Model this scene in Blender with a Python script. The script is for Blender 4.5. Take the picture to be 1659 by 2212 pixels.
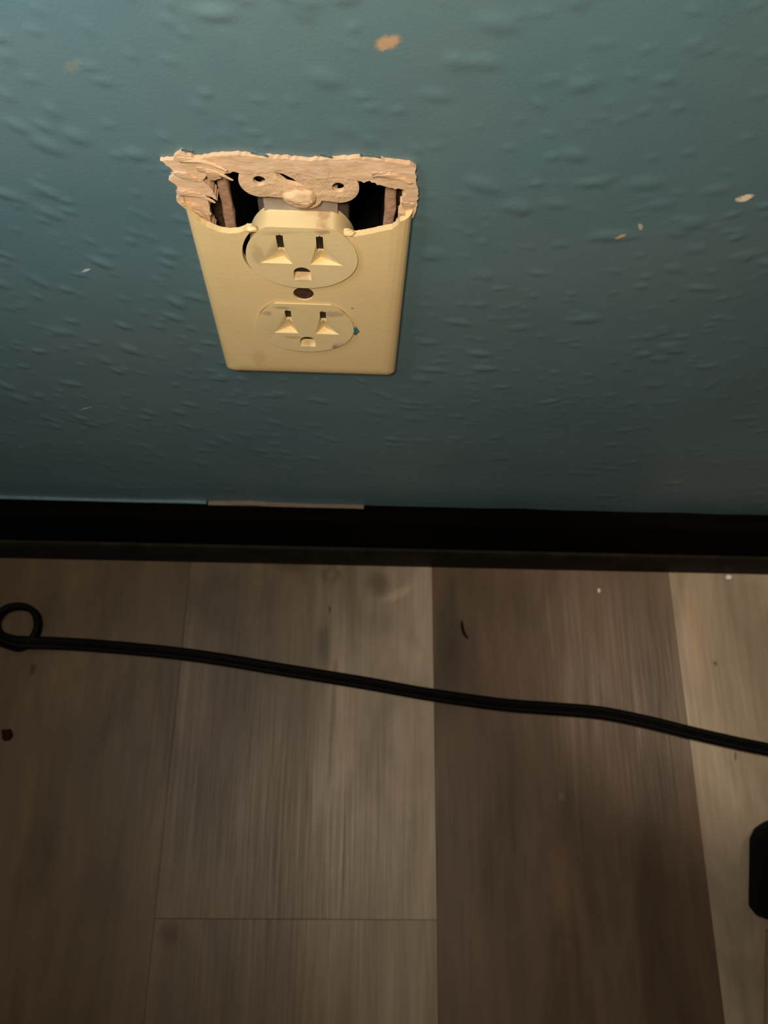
import bpy, bmesh, math, random
import numpy as np
from mathutils import Matrix, Vector, noise
from mathutils.geometry import tessellate_polygon

for o in list(bpy.data.objects):
    bpy.data.objects.remove(o)
S = bpy.context.scene
C = S.collection
rng = np.random.default_rng(7)
random.seed(7)
Z0 = 282.96            # height of the wall plate centre above the floor (mm)

# ------------------------------------------------------------------ camera
cam = bpy.data.cameras.new('camera')
co = bpy.data.objects.new('camera', cam)
C.objects.link(co)
Rr = Vector((0.99902145, 0.00867157, 0.04336979))
Rd = Vector((0.02394804, -0.93046368, -0.36560064))
Rf = Vector((0.03718368, 0.3662815, -0.92976085))
M = Matrix((Rr, -Rd, -Rf)).transposed().to_4x4()
M.translation = Vector((0.019271, -0.179685, (Z0 + 233.46) / 1000))
co.matrix_world = M
cam.sensor_fit = 'HORIZONTAL'
cam.sensor_width = 36
cam.lens = 1741.4 * 36 / 1659
cam.clip_start = 0.005
cam.dof.use_dof = True
cam.dof.focus_distance = 0.25
cam.dof.aperture_fstop = 28
S.camera = co

# ------------------------------------------------------------------ light
S.view_settings.view_transform = 'Standard'
S.view_settings.look = 'None'
S.view_settings.gamma = 1
S.view_settings.use_curve_mapping = False
S.view_settings.exposure = 0.0
W = bpy.data.worlds.new('world')
S.world = W
W.use_nodes = True
W.node_tree.nodes['Background'].inputs[0].default_value = (0.75, 0.85, 1.0, 1)
W.node_tree.nodes['Background'].inputs[1].default_value = 0.03


def light(name, kind, loc, target, energy, color, size=0.1, size_y=None, spot=None, blend=1.0):
    l = bpy.data.lights.new(name, kind)
    l.energy = energy
    l.color = color
    if kind == 'AREA':
        l.shape = 'RECTANGLE'
        l.size = size
        l.size_y = size_y or size
    else:
        l.shadow_soft_size = size
    if kind == 'SPOT':
        l.spot_size = math.radians(spot)
        l.spot_blend = blend
    o = bpy.data.objects.new(name, l)
    C.objects.link(o)
    o.location = loc
    o.rotation_euler = (Vector(target) - Vector(loc)).to_track_quat('-Z', 'Y').to_euler()
    return o


WARM = (1.0, 0.82, 0.62)
light('added_wall_light', 'AREA', (-0.02, -0.20, 0.585), (0.0, 0.0, 0.36), 1.40, WARM, 0.06, 0.05)  # added area light above the camera, standing in for an unseen lamp
light('added_cool_light', 'AREA', (-0.15, -0.085, 0.50), (-0.08, 0.0, 0.42), 0.33, (0.80, 0.93, 1.0), 0.08, 0.08)  # added cool light on the upper left wall, standing in for an unseen window
light('added_floor_spot', 'SPOT', (0.40, -0.04, 0.62), (0.265, -0.035, 0.0), 6.0, WARM, 0.02, spot=31, blend=0.75)  # added spot; its soft cone edge imitates a shadow boundary on the floor


# ------------------------------------------------------------------ node helpers
class NT:
    def __init__(s, name, rough=0.5, spec=0.5, metallic=0.0):
        s.m = bpy.data.materials.new(name)
        s.m.use_nodes = True
        s.t = s.m.node_tree
        s.b = s.t.nodes['Principled BSDF']
        s.b.inputs['Roughness'].default_value = rough
        s.b.inputs['Specular IOR Level'].default_value = spec
        s.b.inputs['Metallic'].default_value = metallic
        g = s.t.nodes.new('ShaderNodeNewGeometry')
        s.pos = g.outputs['Position']          # world position in metres; objects here never move

    def n(s, k, **kw):
        x = s.t.nodes.new(k)
        for a, v in kw.items():
            setattr(x, a, v)
        return x

    def l(s, a, b):
        s.t.links.new(a, b)

    def mapped(s, scale=(1, 1, 1), src=None, loc=(0, 0, 0)):
        m = s.n('ShaderNodeMapping')
        m.inputs['Scale'].default_value = scale
        m.inputs['Location'].default_value = loc
        s.l(src or s.pos, m.inputs['Vector'])
        return m.outputs[0]

    def noise(s, scale, vec=None, detail=4, rough=0.55, dist=0.0):
        x = s.n('ShaderNodeTexNoise')
        x.inputs['Scale'].default_value = scale
        x.inputs['Detail'].default_value = detail
        x.inputs['Roughness'].default_value = rough
        x.inputs['Distortion'].default_value = dist
        s.l(vec or s.pos, x.inputs['Vector'])
        return x.outputs['Fac']

    def rng(s, v, a, b, c=0.0, d=1.0, smooth=False):
        x = s.n('ShaderNodeMapRange')
        if smooth:
            x.interpolation_type = 'SMOOTHSTEP'
        x.inputs[1].default_value = a
        x.inputs[2].default_value = b
        x.inputs[3].default_value = c
        x.inputs[4].default_value = d
        s.l(v, x.inputs[0])
        return x.outputs[0]

    def mix(s, f, a, b, mode='MIX'):
        x = s.n('ShaderNodeMix', data_type='RGBA', blend_type=mode)
        for sock, v in ((x.inputs[0], f), (x.inputs[6], a), (x.inputs[7], b)):
            if isinstance(v, (int, float)):
                sock.default_value = v
            elif isinstance(v, tuple):
                sock.default_value = v + (1,) if len(v) == 3 else v
            else:
                s.l(v, sock)
        return x.outputs[2]

    def math(s, op, a, b=0.0):
        x = s.n('ShaderNodeMath', operation=op)
        for sock, v in ((x.inputs[0], a), (x.inputs[1], b)):
            if isinstance(v, (int, float)):
                sock.default_value = v
            else:
                s.l(v, sock)
        return x.outputs[0]

    def blot(s, c, r, soft=0.6, wob=0.25, wscale=300, rot=0.0):
        """mask of an irregular blot centred at c with radii r (metres)"""
        m = s.n('ShaderNodeVectorMath', operation='SUBTRACT')
        s.l(s.pos, m.inputs[0])
        m.inputs[1].default_value = c
        v = m.outputs[0]
        if rot:
            q = s.n('ShaderNodeVectorRotate', rotation_type='Z_AXIS' if r[1] < 1 and r[2] >= 1 else 'Y_AXIS')
            q.inputs['Angle'].default_value = rot
            s.l(v, q.inputs['Vector'])
            v = q.outputs[0]
        d = s.n('ShaderNodeVectorMath', operation='DIVIDE')
        s.l(v, d.inputs[0])
        d.inputs[1].default_value = r
        ln = s.n('ShaderNodeVectorMath', operation='LENGTH')
        s.l(d.outputs[0], ln.inputs[0])
        w = s.noise(wscale, detail=2)
        t = s.math('ADD', ln.outputs['Value'], s.math('MULTIPLY', s.math('SUBTRACT', w, 0.5), wob * 4))
        return s.rng(t, 1.0, 1.0 - soft, 0, 1, True)

    def color(s, c):
        if isinstance(c, tuple):
            s.b.inputs['Base Color'].default_value = c + (1,)
        else:
            s.l(c, s.b.inputs['Base Color'])

    def bump(s, h, dist, strength=1.0):
        x = s.n('ShaderNodeBump')
        x.inputs['Distance'].default_value = dist
        x.inputs['Strength'].default_value = strength
        s.l(h, x.inputs['Height'])
        s.l(x.outputs[0], s.b.inputs['Normal'])


def simple(name, c, rough=0.5, spec=0.5, metallic=0.0, var=0.12, scale=200, bump=0.0, c2=None):
    t = NT(name, rough, spec, metallic)
    n = t.noise(scale)
    b = c2 or tuple(x * (1 - 2 * var) for x in c)
    t.color(t.mix(t.rng(n, 0.3, 0.7), c, b))
    if bump:
        t.bump(t.noise(scale * 3), bump)
    return t.m


# ------------------------------------------------------------------ materials
def wall_paint():
    t = NT('teal_wall_paint', 0.42, 0.5)
    n = t.noise(9, detail=3)
    c = t.mix(t.rng(n, 0.35, 0.65), (0.080, 0.155, 0.183), (0.098, 0.158, 0.172))
    n2 = t.noise(70, detail=3)
    c = t.mix(t.math('MULTIPLY', t.rng(n2, 0.45, 0.75), 0.25), c, (0.065, 0.13, 0.16))
    for (x, z, rx, rz, col, a) in [
            (24.8, 91.7, 4.2, 2.4, (0.42, 0.27, 0.15), 0.9), (135.7, 45, 2.9, 1.9, (0.78, 0.66, 0.5), 1),
            (103.4, 26.4, 2.2, 1.3, (0.55, 0.42, 0.18), 0.8), (108.5, 31, 1.0, 2.2, (0.5, 0.5, 0.45), 0.7),
            (-105.7, -101.1, 5.0, 0.6, (0.4, 0.45, 0.45), 0.7), (-75.5, -0.3, 2.6, 0.7, (0.5, 0.55, 0.55), 0.8),
            (-55.0, 81.0, 4.0, 2.2, (0.20, 0.21, 0.14), 0.4)]:
        mk = t.blot((x / 1000, 0, (z + Z0) / 1000), (rx / 1000, 1, rz / 1000), 0.6, 0.25, 500, rot=0.5)
        c = t.mix(t.math('MULTIPLY', mk, a), c, col)
    t.color(c)
    t.bump(t.noise(900, detail=2), 0.00012, 0.6)
    return t.m


def drywall_mat():
    t = NT('bare_drywall', 0.9, 0.2)
    v = t.mapped((60, 60, 210))
    n = t.noise(1.6, v, 5, 0.6, 0.6)
    c = t.mix(t.rng(n, 0.3, 0.7), (0.68, 0.47, 0.28), (0.56, 0.37, 0.22))
    n2 = t.noise(2.1, t.mapped((40, 40, 170), loc=(3, 1, 7)), 5, 0.65, 0.8)
    c = t.mix(t.rng(n2, 0.5, 0.7), c, (0.72, 0.56, 0.44))
    n3 = t.noise(400, detail=4)
    c = t.mix(t.math('MULTIPLY', t.rng(n3, 0.6, 0.75), 0.5), c, (0.45, 0.28, 0.17))
    t.color(c)
    t.bump(t.noise(3, t.mapped((60, 60, 150)), 4, 0.5, 0.6), 0.0005, 0.6)
    return t.m


def ivory(name, c1, c2, stains=()):
    t = NT(name, 0.36, 0.5)
    n = t.noise(45, detail=3)
    c = t.mix(t.rng(n, 0.35, 0.7), c1, c2)
    for (x, z, rx, rz, col, a) in stains:
        mk = t.blot((x / 1000, -0.0065, (z + Z0) / 1000), (rx / 1000, 1, rz / 1000), 0.7, 0.3, 500)
        c = t.mix(t.math('MULTIPLY', mk, a), c, col)
    t.color(c)
    t.bump(t.noise(500, detail=2), 0.00005)
    return t.m


def floor_mat():
    t = NT('vinyl_plank_print', 0.5, 0.28)
    at = t.n('ShaderNodeAttribute', attribute_name='plank_color')
    sd = t.n('ShaderNodeAttribute', attribute_name='plank_seed')
    off = t.n('ShaderNodeVectorMath', operation='ADD')
    t.l(t.pos, off.inputs[0])
    t.l(sd.outputs['Vector'], off.inputs[1])
    P = off.outputs[0]
    fine = t.noise(1, t.mapped((520, 14, 1), P), 4, 0.6, 0.3)
    mid = t.noise(1, t.mapped((75, 7, 1), P), 4, 0.55, 0.9)
    big = t.noise(1, t.mapped((22, 6, 1), P), 3, 0.6, 1.0)
    c = at.outputs['Color']
    c = t.mix(t.rng(big, 0.3, 0.7), t.mix(1.0, c, (0.66, 0.66, 0.64), 'MULTIPLY'), t.mix(1.0, c, (1.25, 1.25, 1.26), 'MULTIPLY'))
    c = t.mix(t.rng(mid, 0.35, 0.7, 0, 0.5), c, t.mix(1.0, c, (0.66, 0.64, 0.62), 'MULTIPLY'))
    c = t.mix(t.rng(fine, 0.35, 0.7, 0, 0.38), c, t.mix(1.0, c, (0.68, 0.66, 0.64), 'MULTIPLY'))
    # floor colour turns from dark brown at the left to pale at the right
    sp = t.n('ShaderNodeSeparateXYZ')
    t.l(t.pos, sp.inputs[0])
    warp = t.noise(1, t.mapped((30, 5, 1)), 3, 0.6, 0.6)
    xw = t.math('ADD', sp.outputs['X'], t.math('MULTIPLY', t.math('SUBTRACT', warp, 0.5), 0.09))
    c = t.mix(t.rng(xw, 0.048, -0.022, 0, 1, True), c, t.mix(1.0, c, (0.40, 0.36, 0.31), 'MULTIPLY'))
    # printed knots, stains and grain marks (x, y, rx, ry in mm, rotation, multiplier, amount)
    for (x, y, rx, ry, rot, mul, a) in [
            (5, -22, 10, 8, 0, (0.68, 0.66, 0.64), .8), (5, -22, 4.5, 5, 0, (1.5, 1.5, 1.5), .7),
            (2, -66, 7.5, 22, 0, (0.66, 0.69, 0.66), .85), (4.9, -46, 1.3, 4, 0, (0.35, 0.32, 0.3), .8),
            (9, -118, 2.2, 60, 0.03, (0.68, 0.68, 0.66), .8), (-3, -172, 3.5, 40, -0.10, (0.72, 0.72, 0.7), .7),
            (18, -190, 0.9, 60, 0.0, (0.60, 0.60, 0.58), .8), (24, -160, 0.7, 70, 0.0, (0.7, 0.7, 0.7), .6),
            (38, -28, 14, 12, 0.6, (0.62, 0.58, 0.53), .7), (50, -34, 16, 5, -0.5, (1.35, 1.33, 1.3), .6),
            (38, -55, 14, 18, 0.4, (0.78, 0.8, 0.78), .5), (55, -120, 17, 75, 0, (1.22, 1.22, 1.22), .8),
            (-60, -40, 40, 34, 0.2, (0.78, 0.78, 0.76), .7), (-60, -150, 26, 70, 0.0, (0.80, 0.78, 0.76), .6),
            (-25, -15, 22, 8, 0.2, (0.68, 0.63, 0.58), .6), (-79, -236, 9, 9, 0, (0.6, 0.55, 0.5), .7),
            (-84, -90, 4, 55, 0.0, (1.35, 1.35, 1.3), .6), (-70, -120, 12, 26, 0.0, (1.12, 1.0, 0.95), .8),
            (160, -120, 2.2, 110, 0.02, (1.35, 1.32, 1.3), .7), (150, -50, 1.6, 40, -0.04, (1.3, 1.28, 1.25), .6),
            (150, -228, 14, 55, 0, (1.28, 1.25, 1.22), .55), (150, -240, 9, 48, 0, (0.70, 0.68, 0.66), .6),
            (149, -246, 4.5, 42, 0, (1.4, 1.35, 1.3), .6), (150, -160, 2.5, 4, 0, (1.6, 1.6, 1.55), .5),
            (215, -60, 18, 150, 0, (0.80, 0.82, 0.8), .9), (84, -60, 11, 60, 0, (0.78, 0.83, 0.8), .9),
            (248, -60, 10, 60, -0.05, (1.06, 1.01, 0.94), .8), (262, -160, 16, 30, 0, (1.1, 1.12, 1.15), .7),
            (-180, -88, 3, 5, 0, (0.55, 0.45, 0.35), .8), (-160, -200, 16, 50, 0.1, (0.75, 0.72, 0.7), .6),
            (-120, -215, 20, 24, 0.0, (0.8, 0.76, 0.7), .5), (-140, -90, 8, 60, 0.0, (0.78, 0.76, 0.74), .6),
            (257.4, -76.9, 1.5, 2.5, 0, (0.45, 0.42, 0.35), .9), (262, -135, 1.2, 4, 0.2, (0.4, 0.38, 0.33), .8)]:
        mk = t.blot((x / 1000, y / 1000, 0), (rx / 1000, ry / 1000, 1), 0.9 if max(rx, ry) > 100 else 0.8, 0.22, 14 if max(rx, ry) > 100 else (60 if max(rx, ry) > 12 else 220), rot)
        c = t.mix(t.math('MULTIPLY', mk, a), c, t.mix(1.0, c, tuple(m_ ** 1.7 for m_ in mul), 'MULTIPLY'))
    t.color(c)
    t.l(t.rng(fine, 0.3, 0.7, 0.38, 0.55), t.b.inputs['Roughness'])
    t.bump(mid, 0.00008, 0.5)
    return t.m


def baseboard_mat():
    t = NT('black_brown_baseboard', 0.75, 0.02)
    n = t.noise(1, t.mapped((8, 200, 200)), 4)
    t.color(t.mix(t.rng(n, 0.35, 0.7), (0.0009, 0.0007, 0.0003), (0.0022, 0.0017, 0.0009)))
    t.bump(n, 0.0002)
    return t.m


MW = wall_paint()
MD = drywall_mat()
MPL = ivory('ivory_plastic_plate', (0.76, 0.585, 0.30), (0.73, 0.55, 0.275),
            [(17.0, -9.8, 0.9, 0.9, (0.3, 0.26, 0.12), .8), (-20, -45, 4, 8, (0.5, 0.34, 0.16), .3)])
MRC = ivory('ivory_plastic_outlet', (0.74, 0.59, 0.32), (0.70, 0.55, 0.285),
            [(10.6, -33.8, 2.2, 1.6, (0.22, 0.12, 0.14), .85), (12.5, -33.0, 3.5, 3.0, (0.42, 0.33, 0.27), .5),
             (10.5, -12.5, 5.5, 2.2, (0.40, 0.28, 0.17), .6), (-8, -9.5, 5, 1.2, (0.42, 0.27, 0.14), .6),
             (0, -31, 3.4, 5, (0.42, 0.25, 0.09), .6), (-5, -28, 5, 1.2, (0.40, 0.26, 0.12), .5),
             (-14, -13, 3, 2, (0.38, 0.26, 0.14), .5), (7.5, 30.6, 3, 1.4, (0.42, 0.24, 0.14), .7),
             (-14, 19, 2.5, 7, (0.45, 0.32, 0.18), .4), (0.5, 7.5, 3.8, 2.5, (0.5, 0.33, 0.2), .6)])
MSTRAP = simple('plaster_smeared_strap', (0.70, 0.49, 0.29), 0.8, 0.3, c2=(0.60, 0.41, 0.25), scale=160, bump=0.0005)
MGREY = simple('grey_dusty_metal', (0.36, 0.30, 0.24), 0.55, 0.5, 0.2, 0.2, 120, 0.0003)
MBODY = simple('dark_plastic_body', (0.06, 0.048, 0.04), 0.6, 0.3)
MBOX = simple('dark_box_plastic', (0.016, 0.012, 0.010), 0.7, 0.2, scale=90)
MRIM = simple('tan_box_rim', (0.44, 0.28, 0.19), 0.85, 0.2, c2=(0.26, 0.155, 0.10), scale=180, bump=0.0005)  # tan rim, much paler than the box itself
MSTUD = simple('brown_gap_debris', (0.085, 0.048, 0.028), 0.9, 0.1, c2=(0.035, 0.02, 0.012), scale=300, bump=0.001)
MSLOT = simple('slot_shade', (0.018, 0.012, 0.006), 0.6, 0.3)  # dark colour standing in for the shade inside slots and holes
MRUST = simple('dark_rusty_recess', (0.075, 0.035, 0.018), 0.7, 0.3, c2=(0.03, 0.014, 0.008), scale=400, bump=0.0002)
MBB = baseboard_mat()
MSHOE = simple('lightened_black_moulding', (0.016, 0.0135, 0.010), 0.6, 0.08, c2=(0.006, 0.005, 0.0035), scale=60)  # lightened: the light on the lower band is put into the colour
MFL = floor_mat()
MCORD = simple('black_rubber_cord', (0.0026, 0.0022, 0.0017), 0.6, 0.07, c2=(0.0013, 0.0011, 0.0009))
MBLACK = simple('black_plastic', (0.0028, 0.0026, 0.002), 0.7, 0.08)
MTEAL = simple('teal_paint_drop', (0.05, 0.20, 0.25), 0.6)
MPALE = simple('pale_wood', (0.17, 0.13, 0.095), 0.8, 0.2, scale=150)
MSMEAR = simple('teal_paint_smear', (0.10, 0.17, 0.19), 0.4, 0.5, scale=120)
MWHITE = simple('white_crumb', (0.75, 0.72, 0.66), 0.8)
MBROWNCR = simple('brown_crumb', (0.022, 0.010, 0.003), 0.9, 0.05, c2=(0.010, 0.005, 0.002), scale=600)
MCARD = simple('tan_cardboard', (0.30, 0.21, 0.13), 0.85, 0.2, scale=80)
MSUB = simple('subfloor', (0.02, 0.015, 0.01), 0.9)
MHOUSE = simple('light_grey_wall', (0.3, 0.3, 0.28), 0.8)


# ------------------------------------------------------------------ object helpers
def finish(name, me, mat, parent=None, smooth=None, label=None, category=None, group=None, kind=None):
    """mesh is in world mm; the origin goes to the bottom centre of its box"""
    n = len(me.vertices)
    co_ = np.empty(n * 3)
    me.vertices.foreach_get('co', co_)
    co_ = co_.reshape(-1, 3) / 1000.0
    lo, hi = co_.min(0), co_.max(0)
    org = np.array([(lo[0] + hi[0]) / 2, (lo[1] + hi[1]) / 2, lo[2]])
    me.vertices.foreach_set('co', (co_ - org).ravel())
    me.update()
    if mat is not None and not me.materials:
        me.materials.append(mat)
    me.name = name
    o = bpy.data.objects.new(name, me)
    C.objects.link(o)
    o.location = org
    if parent is not None:
        o.parent = parent
        o.matrix_parent_inverse = Matrix.Translation(wloc(parent)).inverted()
    if smooth is not None:
        for p in me.polygons:
            p.use_smooth = True
        if smooth < 180:
            me.set_sharp_from_angle(angle=math.radians(smooth))
    tag(o, label, category, group, kind)
    return o


def wloc(o):
    # every object here is placed in world space through its own location (rotations stay zero)
    return Vector(o.location)


def tag(o, label=None, category=None, group=None, kind=None):
    if label: o['label'] = label
    if category: o['category'] = category
    if group: o['group'] = group
    if kind: o['kind'] = kind


def empty(name, loc_mm, label, category, group=None):
    o = bpy.data.objects.new(name, None)
    o.empty_display_size = 0.02
    C.objects.link(o)
    o.location = Vector(loc_mm) / 1000
    tag(o, label, category, group)
    return o


def me_from_bm(bm):
    me = bpy.data.meshes.new('m')
    bmesh.ops.recalc_face_normals(bm, faces=bm.faces)
    bm.to_mesh(me)
    bm.free()
    return me


def box_bm(lo, hi, bm=None, bevel=0, seg=2):
    b = bmesh.new()
    bmesh.ops.create_cube(b, size=1)
    for v in b.verts:
        v.co = Vector([lo[i] + (v.co[i] + .5) * (hi[i] - lo[i]) for i in range(3)])
    if bevel:
        bmesh.ops.bevel(b, geom=list(b.edges), offset=bevel, segments=seg, profile=0.5, affect='EDGES')
    if bm is None:
        return b
    me = bpy.data.meshes.new('x')
    b.to_mesh(me)
    b.free()
    bm.from_mesh(me)
    bpy.data.meshes.remove(me)
    return bm


def prism_bm(poly, y0, y1, zoff=Z0, holes=()):
    """polygon in the wall plane (x,z) extruded from y0 to y1"""
    bm = bmesh.new()
    loops = [poly] + list(holes)
    tri = tessellate_polygon([[Vector((p[0], p[1], 0)) for p in lp] for lp in loops])
    flat = [p for lp in loops for p in lp]
    A = [bm.verts.new((p[0], y0, p[1] + zoff)) for p in flat]
    B = [bm.verts.new((p[0], y1, p[1] + zoff)) for p in flat]
    for t in tri:
        try:
            bm.faces.new([A[i] for i in t])
            bm.faces.new([B[i] for i in reversed(t)])
        except ValueError:
            pass
    k = 0
    for lp in loops:
        n = len(lp)
        for i in range(n):
            a, b = k + i, k + (i + 1) % n
            bm.faces.new((A[a], A[b], B[b], B[a]))
        k += n
    return bm


def boolean(me, cutters, op='DIFFERENCE'):
    """cutters: list of meshes, applied one after another"""
    o = bpy.data.objects.new('tmp', me)
    C.objects.link(o)
    cs = []
    for c in cutters:
        k = bpy.data.objects.new('cut', c)
        C.objects.link(k)
        cs.append(k)
        md = o.modifiers.new('b', 'BOOLEAN')
        md.operation = op
        md.solver = 'EXACT'
        md.object = k
    dg = bpy.context.evaluated_depsgraph_get()
    out = bpy.data.meshes.new_from_object(o.evaluated_get(dg), depsgraph=dg)
    for x in cs + [o]:
        bpy.data.objects.remove(x)
    out.materials.clear()
    return out


def hull_me(pts):
    bm = bmesh.new()
    for p in pts:
        bm.verts.new(p)
    bmesh.ops.convex_hull(bm, input=bm.verts)
    return me_from_bm(bm)


def circ(cx, cz, r, n=40, a0=0.0, a1=2 * math.pi, rz=None):
    rz = rz or r
    full = abs(a1 - a0 - 2 * math.pi) < 1e-6
    m = n if full else n + 1
    return [(cx + r * math.cos(a0 + (a1 - a0) * i / n), cz + rz * math.sin(a0 + (a1 - a0) * i / n)) for i in range(m)]


def trunc_circle(cx, cz, r, hh, n=72):
    out = []
    for i in range(n):
        a = 2 * math.pi * i / n
        x, z = r * math.cos(a), r * math.sin(a)
        if z < 0:
            z *= (hh + 0.3) / r
        z = min(hh, z)
        if z >= hh:
            w = math.sqrt(r * r - hh * hh)
            if abs(x) > w * 0.97: x = math.copysign(w, x)
        p = (cx + x, cz + z)
        if not out or (abs(p[0] - out[-1][0]) + abs(p[1] - out[-1][1])) > 1e-3:
            out.append(p)
    return out


def jag(poly, step=0.8, amp=0.35, seed=1, closed=True):
    r = random.Random(seed)
    out = []
    n = len(poly)
    for i in range(n if closed else n - 1):
        a, b = Vector(poly[i]), Vector(poly[(i + 1) % n])
        L = (b - a).length
        k = max(1, int(L / step))
        nrm = Vector((-(b - a).y, (b - a).x)).normalized() if L > 0 else Vector((0, 0))
        for j in range(k):
            p = a + (b - a) * (j / k)
            q = p + nrm * r.uniform(-amp, amp) * (1 if j else 0.3)
            out.append((q.x, q.y))
    if not closed:
        out.append(tuple(poly[-1]))
    return out


# ------------------------------------------------------------------ floor (separate plank faces over a dark base)
def make_floor():
    bm = bmesh.new()
    cl = bm.loops.layers.float_color.new('plank_color')
    sl = bm.faces.layers.float_vector if False else None
    g = 0.07
    cols = {-1: (0.262, 0.195, 0.122), 0: (0.35, 0.275, 0.195), 1: (0.125, 0.080, 0.050), 2: (0.335, 0.262, 0.185)}
    seeds = []
    x0 = -88.5 - 161.2 * 8
    r = random.Random(3)
    for i in range(18):
        xa = x0 + 161.2 * i
        xb = xa + 161.2
        idx = i - 8
        if idx == 0:
            joints = [0, -228, -1448, -2600]
        else:
            k = r.uniform(400, 1150)
            joints = [0, -k, -k - 1220, -2600] if k + 1220 < 2500 else [0, -k, -2600]
        for j in range(len(joints) - 1):
            if idx in cols:
                c = cols[idx]
                if idx == 0 and j == 1:
                    c = (0.31, 0.235, 0.165)
            else:
                c = cols[r.choice([-1, 0, 1, 2])]
            ya, yb = joints[j] - (g if j else 0), joints[j + 1] + g
            e = 0.12
            ring = []
            for (dx, z) in ((0, -0.3), (e, 0.0)):
                ring.append([bm.verts.new(p) for p in ((xa + g * .5 + dx, ya - dx, z), (xb - g * .5 - dx, ya - dx, z), (xb - g * .5 - dx, yb + dx, z), (xa + g * .5 + dx, yb + dx, z))])
            fs = [bm.faces.new(ring[1][::-1])]
            for q in range(4):
                fs.append(bm.faces.new((ring[0][q], ring[0][(q + 1) % 4], ring[1][(q + 1) % 4], ring[1][q])))
            for f in fs:
                seeds.append((r.random() * 0 + idx * 3.37, j * 5.1, 0))
                for lp in f.loops:
                    lp[cl] = c + (1,)
    # dark base under the planks
    vs = [bm.verts.new(p) for p in ((x0, 20, -0.6), (x0 + 161.2 * 18, 20, -0.6), (x0 + 161.2 * 18, -2600, -0.6), (x0, -2600, -0.6))]
    f = bm.faces.new(vs[::-1])
    f.material_index = 1
    seeds.append((0, 0, 0))
    vl = [bm.verts.new((v.co.x, v.co.y, -12)) for v in vs]
    f = bm.faces.new(vl)
    f.material_index = 1
    seeds.append((0, 0, 0))
    for lp_f in bm.faces:
        for lp in lp_f.loops:
            if lp_f.material_index: lp[cl] = (0.02, 0.015, 0.01, 1)
    me = bpy.data.meshes.new('floor')
    for f in bm.faces:
        f.normal_update()
        if f.material_index == 0 and f.normal.z < 0:
            f.normal_flip()
    bm.to_mesh(me)
    bm.free()
    a = me.attributes.new('plank_seed', 'FLOAT_VECTOR', 'FACE')
    a.data.foreach_set('vector', np.array(seeds, dtype=np.float32).ravel())
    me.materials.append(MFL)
    me.materials.append(MSUB)
    return finish('floor', me, None, kind='structure')


make_floor()

# ------------------------------------------------------------------ wall with knock-down texture and the hole for the box
OUTER = [(-34.9, 33), (-37.1, 36.5), (-36.3, 39.5), (-35.7, 42.3), (-37.9, 45.0), (-35.7, 47.2), (-36.5, 50.0), (-38.8, 52.3), (-34.9, 52.9),
         (-33.9, 54.6), (-32.2, 56.0), (-30.7, 54.8), (-28.9, 53.5), (-24.9, 54.1), (-20.8, 55.3), (-16.1, 55.7), (-10.3, 55.0), (-5.0, 54.9),
         (2.9, 54.5), (10.9, 55.2), (16.2, 55.9), (21.5, 56.1), (26.8, 55.2), (33.0, 54.7), (34.8, 53.2), (35.1, 48.8), (36.4, 43.3),
         (36.3, 37.4), (35.2, 31.4), (33, 20), (33, -45), (-33, -45), (-33, 20)]
INNER = [(-26.5, 47.2), (-27.8, 45.5), (-26.8, 43.7), (-25.7, 41.9), (-25.3, 39.8), (-24.6, 37.3), (-26.2, 38.7), (-28.2, 39.5), (-27.5, 35.6), (-27.9, 32.1),
         (-28.4, 30.0), (-27.5, 24.8), (-27.5, -38), (30, -38), (30.5, 27.5), (32.1, 31.8), (30.9, 33.2), (32.7, 35.2), (31.2, 37.4), (32.9, 39.2), (31.5, 41.1), (33.0, 43.3),
         (31.8, 44.9), (30.1, 45.2), (29.2, 44.8), (26.6, 45.6), (23.8, 46.3), (21.5, 47.9), (19.8, 46.9), (17.4, 47.6), (12, 48.6), (6, 47.6), (3, 48.8), (-1, 50.0), (-5, 50.4),
         (-10, 49.2), (-16.0, 48.4), (-18.5, 49.2), (-21.4, 48.0), (-24.5, 48.4)]
HX0, HX1, HZ0, HZ1 = -33.0, 34.0, -44.0, 52.0


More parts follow.
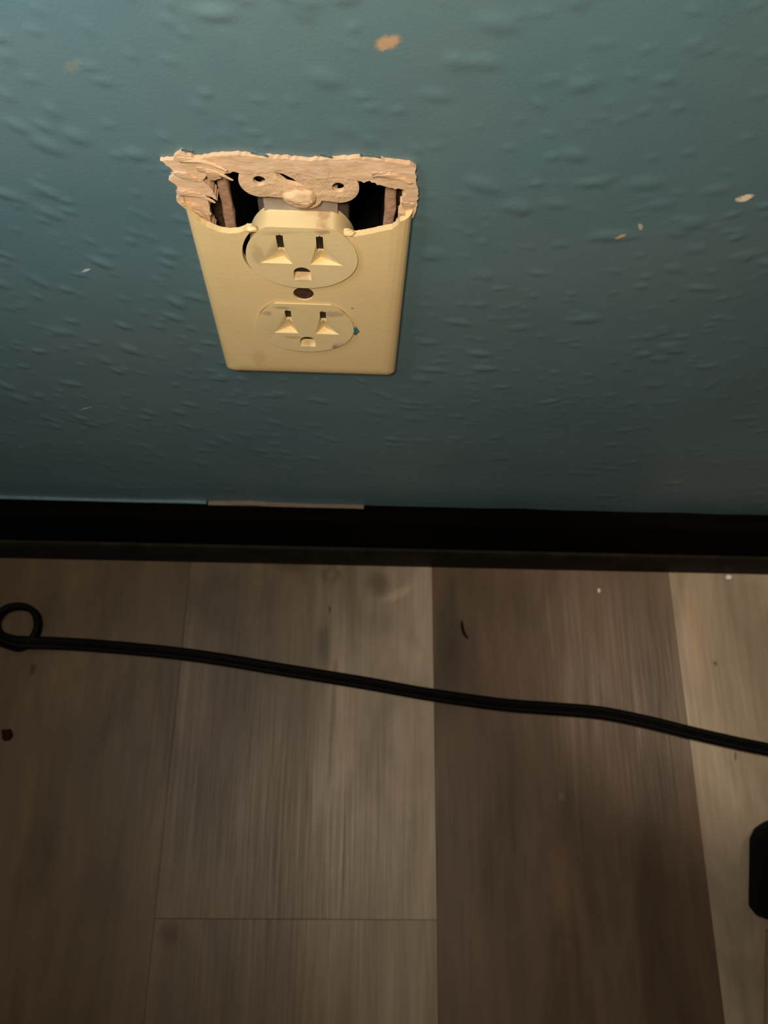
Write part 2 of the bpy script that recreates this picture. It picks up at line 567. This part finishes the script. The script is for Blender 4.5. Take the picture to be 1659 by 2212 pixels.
def make_wall():
    fx = np.arange(-215, 295.01, 1.0)
    fz = np.arange(60, 420.01, 1.0)
    xs = np.concatenate([np.linspace(-1500, -230, 12), fx, np.linspace(310, 1500, 12)])
    zs = np.concatenate([[0, 30], fz, np.linspace(440, 2400, 16)])
    hxs = np.array([HX0, HX1])
    for h in hxs:
        xs[np.argmin(abs(xs - h))] = h
    for h in (HZ0 + Z0, HZ1 + Z0):
        zs[np.argmin(abs(zs - h))] = h
    X, Z = np.meshgrid(xs, zs)
    H = np.zeros_like(X)
    # knock-down blobs: short raised smears, leaning down to the right at the left, levelling out at the right
    n = 1900
    for i in range(n):
        cx = rng.uniform(-215, 290)
        cz = rng.uniform(75, 415)
        a = math.radians(rng.normal(-46 + (cx + 110) * 0.21, 12))
        big = rng.random() < 0.16
        L = rng.uniform(2.8, 5.6) if big else rng.uniform(1.4, 2.8)
        Wd = rng.uniform(1.5, 2.5) if big else rng.uniform(0.8, 1.4)
        amp = (rng.uniform(0.35, 0.75) if big else rng.uniform(0.15, 0.42)) * (1.05 if cx < 0 else 0.85)
        amp *= min(1.0, 0.30 + 0.70 * max(0, (cz - 90)) / 130)
        ix = np.searchsorted(xs, [cx - 18, cx + 18])
        iz = np.searchsorted(zs, [cz - 18, cz + 18])
        sx = X[iz[0]:iz[1], ix[0]:ix[1]] - cx
        sz = Z[iz[0]:iz[1], ix[0]:ix[1]] - cz
        u = (sx * math.cos(a) + sz * math.sin(a))
        v = (-sx * math.sin(a) + sz * math.cos(a)) + 0.06 * u * u / L * rng.uniform(-1, 1)
        d = (u / L) ** 2 + (v / Wd) ** 2
        k = amp * np.exp(-(d ** 1.35) * 1.0)
        H[iz[0]:iz[1], ix[0]:ix[1]] += k
    H = 1.1 * np.tanh(H / 1.1)
    # gentle waviness
    for i in range(30):
        kx, kz = rng.normal(0, 0.07, 2)
        H += 0.035 * np.sin(kx * X + kz * Z + rng.uniform(0, 6.3))
    # flat under the plate
    m = (X > -34.5) & (X < 35.5) & (Z < Z0 + 34) & (Z > Z0 - 58)
    H[m] *= 0.0
    Y = -H
    ny, nx = X.shape
    co_ = np.stack([X, Y, Z], -1).reshape(-1, 3)
    idx = np.arange(nx * ny).reshape(ny, nx)
    q = np.stack([idx[:-1, :-1], idx[:-1, 1:], idx[1:, 1:], idx[1:, :-1]], -1)
    cxm = (xs[:-1] + xs[1:]) / 2
    czm = (zs[:-1] + zs[1:]) / 2
    CX, CZ = np.meshgrid(cxm, czm)
    keep = ~((CX > HX0) & (CX < HX1) & (CZ > HZ0 + Z0) & (CZ < HZ1 + Z0))
    f = q[keep]
    me = bpy.data.meshes.new('wall_back')
    me.from_pydata(co_.tolist(), [], f.tolist())
    me.validate()
    return finish('wall_back', me, MW, smooth=180, kind='structure')


wall = make_wall()


# bare drywall left where the broken plate used to cover it, with the ragged cut-out for the box
def make_drywall():
    o = jag(OUTER, 0.9, 0.30, 5)
    i = jag(INNER, 0.8, 0.32, 6)
    bm = prism_bm(o, -1.6, 2.6, holes=[i])
    me = me_from_bm(bm)
    return finish('exposed_drywall', me, MD, parent=wall)


dry = make_drywall()
dry['label'] = 'unpainted tan drywall with ragged edges around the opening'


def shard(name, pts, y, thick, tilt, mat, parent, seed):
    """small torn flake standing a little off the wall"""
    r = random.Random(seed)
    p2 = jag(pts, 0.8, 0.22, seed)
    bm = prism_bm(p2, -thick, 0)
    cx = sum(p[0] for p in p2) / len(p2)
    cz = sum(p[1] for p in p2) / len(p2) + Z0
    R = Matrix.Rotation(math.radians(tilt[0] * 0.55), 3, 'X') @ Matrix.Rotation(math.radians(tilt[1]), 3, 'Z')
    for v in bm.verts:
        d = Vector((v.co.x - cx, v.co.y, v.co.z - cz))
        d.y -= 0.03 * d.x * d.x
        d = R @ d
        v.co = Vector((cx, y, cz)) + d
    return finish(name, me_from_bm(bm), mat, parent=parent)


for k, (pts, y, tilt) in enumerate([
        ([(-35.5, 38), (-31, 35.4), (-27.3, 31.5), (-28, 30.2), (-32, 33.0), (-35.6, 36.4)], -1.2, (12, 8)),
        ([(-34.5, 35.6), (-30, 32.6), (-27.8, 28.5), (-28.8, 27.6), (-31.5, 31.0), (-34.6, 34)], -1.6, (18, -6)),
        ([(-36, 43), (-30, 40.8), (-25.2, 37.2), (-25.8, 36.9), (-31, 38.8), (-35.8, 40.8)], -1.3, (10, 4)),
        ([(-28.5, 51.5), (-22.5, 49.4), (-18.3, 47.4), (-19, 47.0), (-24, 48.4), (-28.5, 50.2)], -1.3, (16, -4)),
        ([(-26, 49.8), (-23, 48.6), (-22.2, 46.3), (-24.2, 45.4), (-26, 46.2)], -1.2, (20, 10)),
        ([(22, 53), (29, 51.2), (34, 48.5), (33, 47.6), (27, 49.6), (22, 51.4)], -1.2, (10, 4)),
        ([(31.2, 40.6), (35.2, 39.6), (35.2, 36), (32.3, 37.2)], -1.2, (14, 6)),
        ([(30.6, 36), (35, 34.8), (35, 31.6), (31.8, 32.6)], -1.3, (16, -6)),
        ([(-36.2, 49.5), (-32, 48.6), (-28.4, 45.2), (-30, 44.6), (-34, 46.6)], -1.2, (10, 5)),
        ([(-33, 55.2), (-26, 53.6), (-19.6, 51.8), (-20, 51.2), (-27, 52.4), (-33, 53.6)], -1.2, (10, -3))]):
    shard('torn_paper_shred', pts, y - 0.5, 0.3, tilt, MD, dry, 20 + k)
# thin curls of wall paint lifted along the top edge
for k, (x, z, L) in enumerate([(-10, 56.0, 5), (9, 56.3, 3.4), (21.5, 57.0, 6), (-30.5, 56.2, 3)]):
    shard('paint_curl', [(x - L / 2, z + .9), (x + L / 2, z - .2), (x + L / 2, z - .9), (x - L / 2, z + .1)], -1.0, 0.3, (14, -5 + 4 * k), MSMEAR, dry, 50 + k)

# ------------------------------------------------------------------ junction box in the wall cavity
jb = empty('junction_box', (3, 30, Z0 - 40), 'dark electrical box set inside the wall behind the broken cover plate', 'electrical box')
bm = bmesh.new()
xl0, xl1, xr0, xr1 = -24.0, -21.6, 26.8, 29.6
box_bm((xl0, 4.5, Z0 - 40), (xl1, 66, Z0 + 50), bm)
box_bm((xr0, 4.5, Z0 - 40), (xr1, 66, Z0 + 50), bm)
box_bm((xl1, 9, Z0 + 48), (xr0, 66, Z0 + 50), bm)
box_bm((xl1, 9, Z0 - 40), (xr0, 66, Z0 - 38), bm)
box_bm((xl1, 64, Z0 - 38), (xr0, 66, Z0 + 48), bm)
finish('box_shell', me_from_bm(bm), MBOX, parent=jb)
for (a, b, nm) in ((xl0 - .4, xl1 + .4, 0), (xr0 - .3, xr1 + .5, 1)):
    bm = box_bm((a, 1.4, Z0 - 40), (b, 4.6, Z0 + 47.5), bevel=0.8, seg=3)
    bmesh.ops.subdivide_edges(bm, edges=[e for e in bm.edges if abs(e.verts[0].co.z - e.verts[1].co.z) > 20], cuts=30)
    for v in bm.verts:
        w = noise.noise(v.co * 0.25) * 0.5
        v.co.x += w
        v.co.y += noise.noise(v.co * 0.31) * 0.4
    finish('box_rim', me_from_bm(bm), MRIM, parent=jb, smooth=50)
bm = bmesh.new()
box_bm((-34, 6.0, Z0 - 40), (xl0 - .6, 60, Z0 + 60), bm)
box_bm((xr1 + .7, 6.0, Z0 - 40), (38, 60, Z0 + 60), bm)
st = finish('wall_stud', me_from_bm(bm), MSTUD, parent=wall)

# ------------------------------------------------------------------ duplex outlet
ol = empty('electrical_outlet', (0, 0, Z0 - 45), 'ivory duplex electrical outlet with two three-slot sockets in the broken plate', 'electrical outlet')
YF = -6.4


def face(cx, cz, hh, slots_z, ledge, gz, y_back):
    R_ = 17.3
    poly = trunc_circle(cx, cz, R_, hh)
    bm = prism_bm(poly, YF, y_back)
    fr = [e for e in bm.edges if all(abs(v.co.y - YF) < 1e-4 for v in e.verts) and len(e.link_faces) == 2 and any(abs(f.normal.y) < .5 for f in (bm.normal_update() or e.link_faces))]
    bmesh.ops.dissolve_limit(bm, angle_limit=0.01, verts=bm.verts, edges=bm.edges)
    bm.normal_update()
    fr = [e for e in bm.edges if all(abs(v.co.y - YF) < 1e-4 for v in e.verts)]
    bmesh.ops.bevel(bm, geom=fr, offset=0.9, segments=4, profile=0.55, affect='EDGES')
    me = me_from_bm(bm)
    cut = []
    for s in (-1, 1):
        xo, xi, xm = s * ledge[1], s * ledge[2], s * 6.2
        zt = slots_z[1] + 1.2
        D = 3.3
        pts = [(xm + cx * .5, YF, Z0 + zt), (xo, YF, Z0 + ledge[0]), (xi, YF, Z0 + ledge[0]), (xm, YF + D, Z0 + ledge[0])]
        pts += [(xm + cx * .5, YF - 3, Z0 + zt + 1.0), (xo * 1.04, YF - 3, Z0 + ledge[0]), (xi * .9, YF - 3, Z0 + ledge[0])]
        cut.append(hull_me(pts))
    for s in (-1, 1):
        cut.append(me_from_bm(box_bm((s * 6.3 - 1.1, YF - 3, Z0 + slots_z[0]), (s * 6.3 + 1.1, YF + 9, Z0 + slots_z[1]))))
    gp = [(-2.9, gz[0]), (2.9, gz[0])] + circ(0, gz[1] - 2.9, 2.9, 18, 0, math.pi)
    cut.append(me_from_bm(prism_bm(gp, YF - 3, YF + 7)))
    me = boolean(me, cut)
    f = finish('socket_face', me, MRC, parent=ol, smooth=32)
    bm = bmesh.new()
    for s in (-1, 1):
        a_, b_ = Z0 + slots_z[0] + .02, Z0 + slots_z[1] - .02
        b = hull_me([(s * 6.3 + q, y, z) for q in (-1.08, 1.08) for (y, z) in ((YF + 2.75, a_), (YF + 0.6, b_), (YF + 8.9, a_), (YF + 8.9, b_))])
        finish('blade_shade_plug', b, MSLOT, parent=f)  # dark plug put in for the shade inside the blade slot
    gp2 = [(x * .985, z if z > gz[0] + .01 else z + .05) for x, z in gp]
    finish('ground_shade_plug', me_from_bm(prism_bm(gp2, YF + 3.4, YF + 6.9)), MSLOT, parent=f)  # dark plug put in for the shade inside the ground hole
    return f


face(0.3, 17.3, 13.9, (19.5, 28.4), (14.8, 13.6, 2.9), (6.6, 13.2), 3.0)
face(-0.6, -22.2, 14.2, (-18.9, -11.2), (-25.2, 12.2, 3.2), (-34.0, -27.4), 3.0)

# mounting strap with its two round plaster ears and centre screw tab
pl, pr = (-11.1, 45.4), (12.3, 44.2)
r1 = 6.2
def disc(cx, cz, r, y0, y1, rz=None):
    return me_from_bm(prism_bm(circ(cx, cz, r, 40, rz=rz), y0, y1))
me = me_from_bm(prism_bm([(-12, 39.6), (-5.5, 39.2), (6.5, 38.6), (13, 38.2), (13, 50.2), (7, 51.4), (-5, 51.8), (-12, 51.4)], -1.3, 0.2))
me = boolean(me, [disc(pl[0], pl[1], r1, -1.3, 0.2), disc(pr[0], pr[1], r1, -1.3, 0.2), disc(1.6, 39.4, 5.6, -1.25, 0.15, 4.6)], 'UNION')
slit = me_from_bm(prism_bm([(-6.6, 49.4), (-4.0, 48.9), (-1.2, 47.2), (1.6, 44.6), (0.2, 44.4), (-3.0, 45.2), (-5.4, 47.6)], -6, 3))
me = boolean(me, [disc(pl[0], pl[1] + .3, 1.9, -5, 2), disc(pr[0], pr[1] + .1, 1.9, -5, 2), slit])
bm = bmesh.new()
bm.from_mesh(me)
bmesh.ops.dissolve_limit(bm, angle_limit=0.02, verts=bm.verts, edges=bm.edges)
es = [e for e in bm.edges if all(abs(v.co.y + 1.3) < 1e-3 for v in e.verts) and e.is_manifold and any(abs(f.normal.y) < .5 for f in e.link_faces)]
bmesh.ops.bevel(bm, geom=es, offset=0.3, segments=3, profile=0.5, affect='EDGES', clamp_overlap=True)
strap = finish('mounting_strap', me_from_bm(bm), MSTRAP, parent=ol, smooth=40)
for (x, z) in (pl, pr):
    finish('ear_shade_disc', me_from_bm(prism_bm(circ(x, z + .2, 1.95, 16), 1.4, 2.2)), MSLOT, parent=strap)  # dark disc set behind the strap hole as its shade
# plaster-crusted mounting screw
bm = bmesh.new()
bmesh.ops.create_uvsphere(bm, u_segments=28, v_segments=14, radius=1)
for v in bm.verts:
    w = 1 + 0.3 * noise.noise(v.co * 1.7)
    v.co = Vector((0.9 + v.co.x * 5.2 * w, -1.6 + v.co.y * 1.7 * w, Z0 + 39.8 + v.co.z * 3.3 * w))
me = boolean(me_from_bm(bm), [me_from_bm(box_bm((0.4, -6, Z0 + 39.0), (3.2, -2.7, Z0 + 39.7)))])
finish('mounting_screw', me, MSTRAP, parent=strap, smooth=50)
# strap bridge and body behind
bm = box_bm((-11.2, 1.2, Z0 - 44), (12.0, 3.0, Z0 + 42), bevel=.4)
finish('metal_bridge', me_from_bm(bm), MGREY, parent=strap, smooth=40)
bm = box_bm((-13.5, 3.1, Z0 - 33), (15.5, 26, Z0 + 33), bevel=1.2)
finish('outlet_body', me_from_bm(bm), MBODY, parent=ol, smooth=40)
finish('centre_bridge', me_from_bm(prism_bm(circ(-0.2, -2.3, 3.4, 24), -5.0, 1.1)), MRUST, parent=ol)


# ------------------------------------------------------------------ broken cover plate
def make_plate():
    x0, x1, z0, z1 = -34.9, 35.2, -58.0, 57.5
    r = 2.6
    poly = []
    for (cx, cz, a) in ((x1 - r, z1 - r, 0), (x0 + r, z1 - r, 90), (x0 + r, z0 + r, 180), (x1 - r, z0 + r, 270)):
        poly += circ(cx, cz, r, 8, math.radians(a), math.radians(a + 90))
    bm = bmesh.new()
    # rings from the wall to the gently domed front
    prof = [(0.0, 0.0), (-1.6, 0.05), (-3.0, 0.35), (-4.1, 1.1), (-4.8, 2.3), (-5.2, 4.0), (-5.45, 6.5)]
    rings = []
    cxm, czm = (x0 + x1) / 2, (z0 + z1) / 2
    hx, hz = (x1 - x0) / 2, (z1 - z0) / 2
    for (y, ins) in prof:
        ring = []
        for (x, z) in poly:
            ring.append(bm.verts.new((cxm + (x - cxm) * (hx - ins) / hx, y, Z0 + czm + (z - czm) * (hz - ins) / hz)))
        rings.append(ring)
    n = len(poly)
    for a, b in zip(rings[:-1], rings[1:]):
        for i in range(n):
            bm.faces.new((a[i], a[(i + 1) % n], b[(i + 1) % n], b[i]))
    bm.faces.new(rings[0][::-1])
    bm.faces.new(rings[-1])
    me = me_from_bm(bm)
    cut = []
    # hollow back
    cut.append(me_from_bm(box_bm((x0 + 2.2, -3.2, Z0 + z0 + 2.2), (x1 - 2.2, 3, Z0 + z1 - 2.2))))
    cut.append(me_from_bm(prism_bm(trunc_circle(-0.6, 17.2, 18.5, 14.6), -9, 2)))
    cut.append(me_from_bm(prism_bm(trunc_circle(-0.7, -22.2, 17.8, 14.7), -9, 2)))
    cut.append(me_from_bm(prism_bm(circ(-0.2, -2.3, 3.6, 32), -9, 2)))
    # the snapped-off top
    line = [(-60, 44), (-36.5, 41.6), (-35.2, 40.2), (-34.2, 36.9), (-32.4, 34.0), (-30.2, 31.2), (-28.4, 29.8), (-26.4, 28.5), (-24.4, 27.6), (-22.0, 27.3), (-19.6, 27.6), (-17.6, 28.6),
            (-16.4, 29.6), (-15.0, 29.7), (-14.0, 28.6), (-12.5, 26.5), (-8, 24), (8, 24), (12.0, 27.2), (14.2, 29.0), (15.6, 29.0), (17.2, 28.1), (19.5, 28.6), (22.3, 29.5), (25.5, 30.8),
            (29.0, 31.9), (30.4, 33.4), (31.3, 35.2), (33.4, 35.9), (36, 37.2), (60, 40)]
    line = jag(line, 0.7, 0.10, 11, closed=False) + [(60, 80), (-60, 80)]
    cut.append(me_from_bm(prism_bm(line, -12, 6)))
    me = boolean(me, cut)
    return finish('wall_plate', me, MPL, smooth=30, label='ivory plastic outlet cover plate with its top third snapped off', category='outlet cover')


plate = make_plate()


def blob(name, cx, y, z, rx, ry, rz, mat, parent=None, seed=0, **kw):
    bm = bmesh.new()
    bmesh.ops.create_icosphere(bm, subdivisions=3, radius=1)
    for v in bm.verts:
        w = 1 + 0.45 * noise.noise(v.co * 1.6 + Vector((seed * 3.1, 0, 0))) + 0.2 * noise.noise(v.co * 4 + Vector((0, seed, 0)))
        v.co = Vector((cx + v.co.x * rx * w, y + v.co.y * ry * w, z + v.co.z * rz * w))
    return finish(name, me_from_bm(bm), mat, parent=parent, smooth=180, **kw)


blob('paint_drop', 18.0, -5.5, Z0 - 23.6, 1.5, 0.45, 2.3, MTEAL, plate, 4, label='teal paint drop')
# plastic burrs at the break
blob('broken_burr', -15.0, -4.9, Z0 + 29.0, 1.9, 1.0, 1.0, MPL, plate, 5)
blob('broken_burr', 15.6, -4.9, Z0 + 28.7, 1.6, 0.9, 0.9, MPL, plate, 6)


# ------------------------------------------------------------------ baseboard
def sweep_x(profile, x0, x1, name, mat, **kw):
    bm = bmesh.new()
    A = [bm.verts.new((x0, y, z)) for y, z in profile]
    B = [bm.verts.new((x1, y, z)) for y, z in profile]
    n = len(profile)
    for i in range(n):
        bm.faces.new((A[i], A[(i + 1) % n], B[(i + 1) % n], B[i]))
    bm.faces.new(A)
    bm.faces.new(B[::-1])
    return finish(name, me_from_bm(bm), mat, **kw)


prof = [(0.5, 0.15), (-12.2, 0.15)] + \
       [(-12.2, 60.0)] + [(-12.2 + 4.5 * (1 - math.cos(a)), 66 + 4.6 * math.sin(a)) for a in np.linspace(0, math.pi / 2, 8)] + [(0.5, 70.6)]
bb = sweep_x(prof, -1400, 1400, 'baseboard_back', MBB, smooth=35, kind='structure')
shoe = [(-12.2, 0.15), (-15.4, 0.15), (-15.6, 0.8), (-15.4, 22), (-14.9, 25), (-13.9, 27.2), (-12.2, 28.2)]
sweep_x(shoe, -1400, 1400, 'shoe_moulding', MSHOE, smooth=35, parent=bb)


def edge_strip(name, pts, y0, y1, mat, parent, top, label=None):
    """thin uneven bead lying along the top back edge of the baseboard; pts = (x, height)"""
    bm = bmesh.new()
    P = jag([(x, z) for x, z in pts], 3.0, 0.18, len(pts), closed=False)
    A = [bm.verts.new((x, y0, top - 0.3)) for x, z in P]
    B = [bm.verts.new((x, y0, z)) for x, z in P]
    Cc = [bm.verts.new((x, y1, z)) for x, z in P]
    D = [bm.verts.new((x, y1, top - 0.3)) for x, z in P]
    for i in range(len(P) - 1):
        for a, b in ((A, B), (B, Cc), (Cc, D), (D, A)):
            bm.faces.new((a[i], a[i + 1], b[i + 1], b[i]))
    bm.faces.new((A[0], B[0], Cc[0], D[0]))
    bm.faces.new((A[-1], D[-1], Cc[-1], B[-1]))
    return finish(name, me_from_bm(bm), mat, parent=parent, label=label)


edge_strip('caulk_sliver', [(-67, 70.7), (-59, 71.0), (-50, 71.9), (-42, 72.5), (-34, 71.7), (-26, 71.0), (-14, 70.72), (-6, 70.8), (4, 71.3), (18, 71.2), (25, 70.7)],
           -2.4, 0.3, MPALE, bb, 70.6, 'pale unpainted sliver along the top edge')
edge_strip('paint_smear', [(-230, 72.0), (-190, 71.8), (-150, 71.4), (-110, 71.0), (-100, 71.4), (-80, 71.8), (-68, 71.2)], -1.8, 0.3, MSMEAR, bb, 70.6,
           'teal paint smear along the top edge')


# ------------------------------------------------------------------ power cord on the floor
def catmull(P, per=14):
    P = [Vector(p) for p in P]
    P = [P[0] * 2 - P[1]] + P + [P[-1] * 2 - P[-2]]
    out = []
    for i in range(1, len(P) - 2):
        for k in range(per):
            t = k / per
            a, b, c, d = P[i - 1], P[i], P[i + 1], P[i + 2]
            out.append(0.5 * ((2 * b) + (-a + c) * t + (2 * a - 5 * b + 4 * c - d) * t * t + (-a + 3 * b - 3 * c + d) * t ** 3))
    out.append(P[-2])
    return out


def make_cord():
    R0, OFF = 2.05, 2.1
    # x, y, height of the centre line, roll (degrees): the flat twin cord stands on edge in the small loop
    pts = [(-420, -40, 1.9, 0), (-330, -56, 1.9, 0), (-262, -64, 1.9, 0), (-228, -66, 2.2, 20), (-211, -68.5, 3.0, 50), (-199, -73.2, 3.6, 80), (-190, -75.6, 3.7, 90),
           (-182.6, -71.5, 3.7, 90), (-179.6, -62.5, 3.8, 90), (-182.5, -53.5, 4.2, 90), (-191, -49.2, 5.0, 90), (-200.5, -51.5, 6.2, 90), (-205.2, -59.5, 7.4, 80), (-202.5, -67.5, 8.0, 60),
           (-194, -71.8, 7.8, 30), (-184, -72.6, 6.6, 10), (-173, -72.2, 4.2, 0), (-160, -72.2, 2.4, 0), (-144.3, -72.8, 1.9, 0),
           (-115.0, -74.8, 1.9, 5), (-85.6, -77.4, 1.9, 8), (-56.1, -81.2, 1.9, 8), (-26.6, -85.7, 1.9, 5), (2.8, -89.9, 1.9, 0), (32.2, -94.2, 1.9, 0), (61.5, -99.0, 1.9, 0), (90.8, -103.0, 1.9, 0),
           (120.0, -106.2, 1.9, 0), (149.3, -107.9, 1.9, 0), (178.7, -110.0, 1.9, 0), (207.7, -115.2, 1.9, 0), (236.5, -121.8, 1.9, 0), (265.3, -127.8, 1.9, 0), (300, -134.5, 1.9, 0), (380, -152, 1.9, 0), (480, -190, 1.9, 0)]
    C3 = catmull([p[:3] for p in pts], 12)
    RO = catmull([(p[3], 0, 0) for p in pts], 12)
    ang = []
    # figure-eight outline of the twin cord
    N = 14
    a_in = math.acos(min(1, OFF * 0.93 / R0)) if OFF * .93 < R0 else 0.35
    sec = []
    for i in range(N + 1):
        a = -math.pi + 0.42 + (2 * math.pi - 0.84) * i / N
        sec.append((OFF + R0 * math.cos(a), R0 * math.sin(a)))
    sec += [(-x, -z) for x, z in sec]
    bm = bmesh.new()
    rings = []
    for i, p in enumerate(C3):
        t = (C3[min(i + 1, len(C3) - 1)] - C3[max(i - 1, 0)]).normalized()
        side = t.cross(Vector((0, 0, 1))).normalized()
        up = side.cross(t)
        r = math.radians(RO[i].x)
        s2 = side * math.cos(r) + up * math.sin(r)
        u2 = up * math.cos(r) - side * math.sin(r)
        lift = abs(math.sin(r)) * 0.0
        rings.append([bm.verts.new(p + s2 * x + u2 * z + Vector((0, 0, lift))) for x, z in sec])
    n = len(sec)
    for a, b in zip(rings[:-1], rings[1:]):
        for k in range(n):
            bm.faces.new((a[k], a[(k + 1) % n], b[(k + 1) % n], b[k]))
    bm.faces.new(rings[0])
    bm.faces.new(rings[-1][::-1])
    return finish('electric_cable', me_from_bm(bm), MCORD, smooth=180,
                  label='black power cord with a small loop lying across the wood floor', category='cord')


make_cord()

# ------------------------------------------------------------------ things at the lower right edge
bm = bmesh.new()
pl_ = [(262.4, -183.0), (266.5, -177.0), (274, -172.8), (318, -166), (314, -227), (268, -227.4), (260.0, -225.0), (256.0, -219.5)]
A = [bm.verts.new((x, y, 0.1)) for x, y in pl_]
B = [bm.verts.new((x, y, 27)) for x, y in pl_]
n = len(pl_)
for i in range(n):
    bm.faces.new((A[i], A[(i + 1) % n], B[(i + 1) % n], B[i]))
bm.faces.new(A[::-1])
bm.faces.new(B)
bmesh.ops.bevel(bm, geom=[e for e in bm.edges], offset=1.6, segments=3, profile=0.5, affect='EDGES')
finish('power_adapter', me_from_bm(bm), MBLACK, smooth=50, label='black block with clipped corners on the floor at the right edge', category='adapter')
bm = box_bm((0, 0, 0), (60, 60, 6), bevel=0.8)
for v in bm.verts:
    x, y = v.co.x, v.co.y
    a = math.radians(-11)
    v.co.x = 264.5 + x * math.cos(a) + y * -math.sin(a) * -1 * 0 + (y - 60) * 0.19
    v.co.y = -292 + y + x * math.sin(a) * 0.3
    v.co.z += 0.1
finish('cardboard_piece', me_from_bm(bm), MCARD, smooth=50, label='pale tan flat piece on the floor at the lower right corner', category='cardboard')

# crumbs and debris on the floor
blob('crumb', -188.2, -128.3, 1.6, 3.6, 3.4, 1.5, MBROWNCR, seed=1, label='dark brown crumb on the floor below the cord loop at the left', category='crumb')
blob('crumb', 184.6, -29.3, 0.8, 1.1, 1.6, 0.7, MWHITE, seed=2, label='white crumb on the dark plank close to the baseboard', category='crumb')
blob('crumb', 274.5, -18.2, 1.2, 2.4, 1.8, 1.1, MWHITE, seed=3, label='grey-white crumb against the baseboard at the far right', category='crumb')
# curved dark splinter
bm = bmesh.new()
P = catmull([(91.6, -52, .8), (92.0, -57, .9), (93.2, -61, .9), (95.4, -63.6, .8)], 8)
rings = []
for i, p in enumerate(P):
    t = (P[min(i + 1, len(P) - 1)] - P[max(i - 1, 0)]).normalized()
    s = t.cross(Vector((0, 0, 1))).normalized()
    w = 0.25 + 0.75 * math.sin(math.pi * (0.12 + 0.8 * i / (len(P) - 1)))
    rings.append([bm.verts.new(p + s * math.cos(k * math.pi / 4) * w + Vector((0, 0, 1)) * math.sin(k * math.pi / 4) * w * .7) for k in range(8)])
for a, b in zip(rings[:-1], rings[1:]):
    for k in range(8):
        bm.faces.new((a[k], a[(k + 1) % 8], b[(k + 1) % 8], b[k]))
bm.faces.new(rings[0])
bm.faces.new(rings[-1][::-1])
finish('splinter', me_from_bm(bm), MBROWNCR, smooth=180, label='small curved dark splinter on the plank above the cord', category='debris')
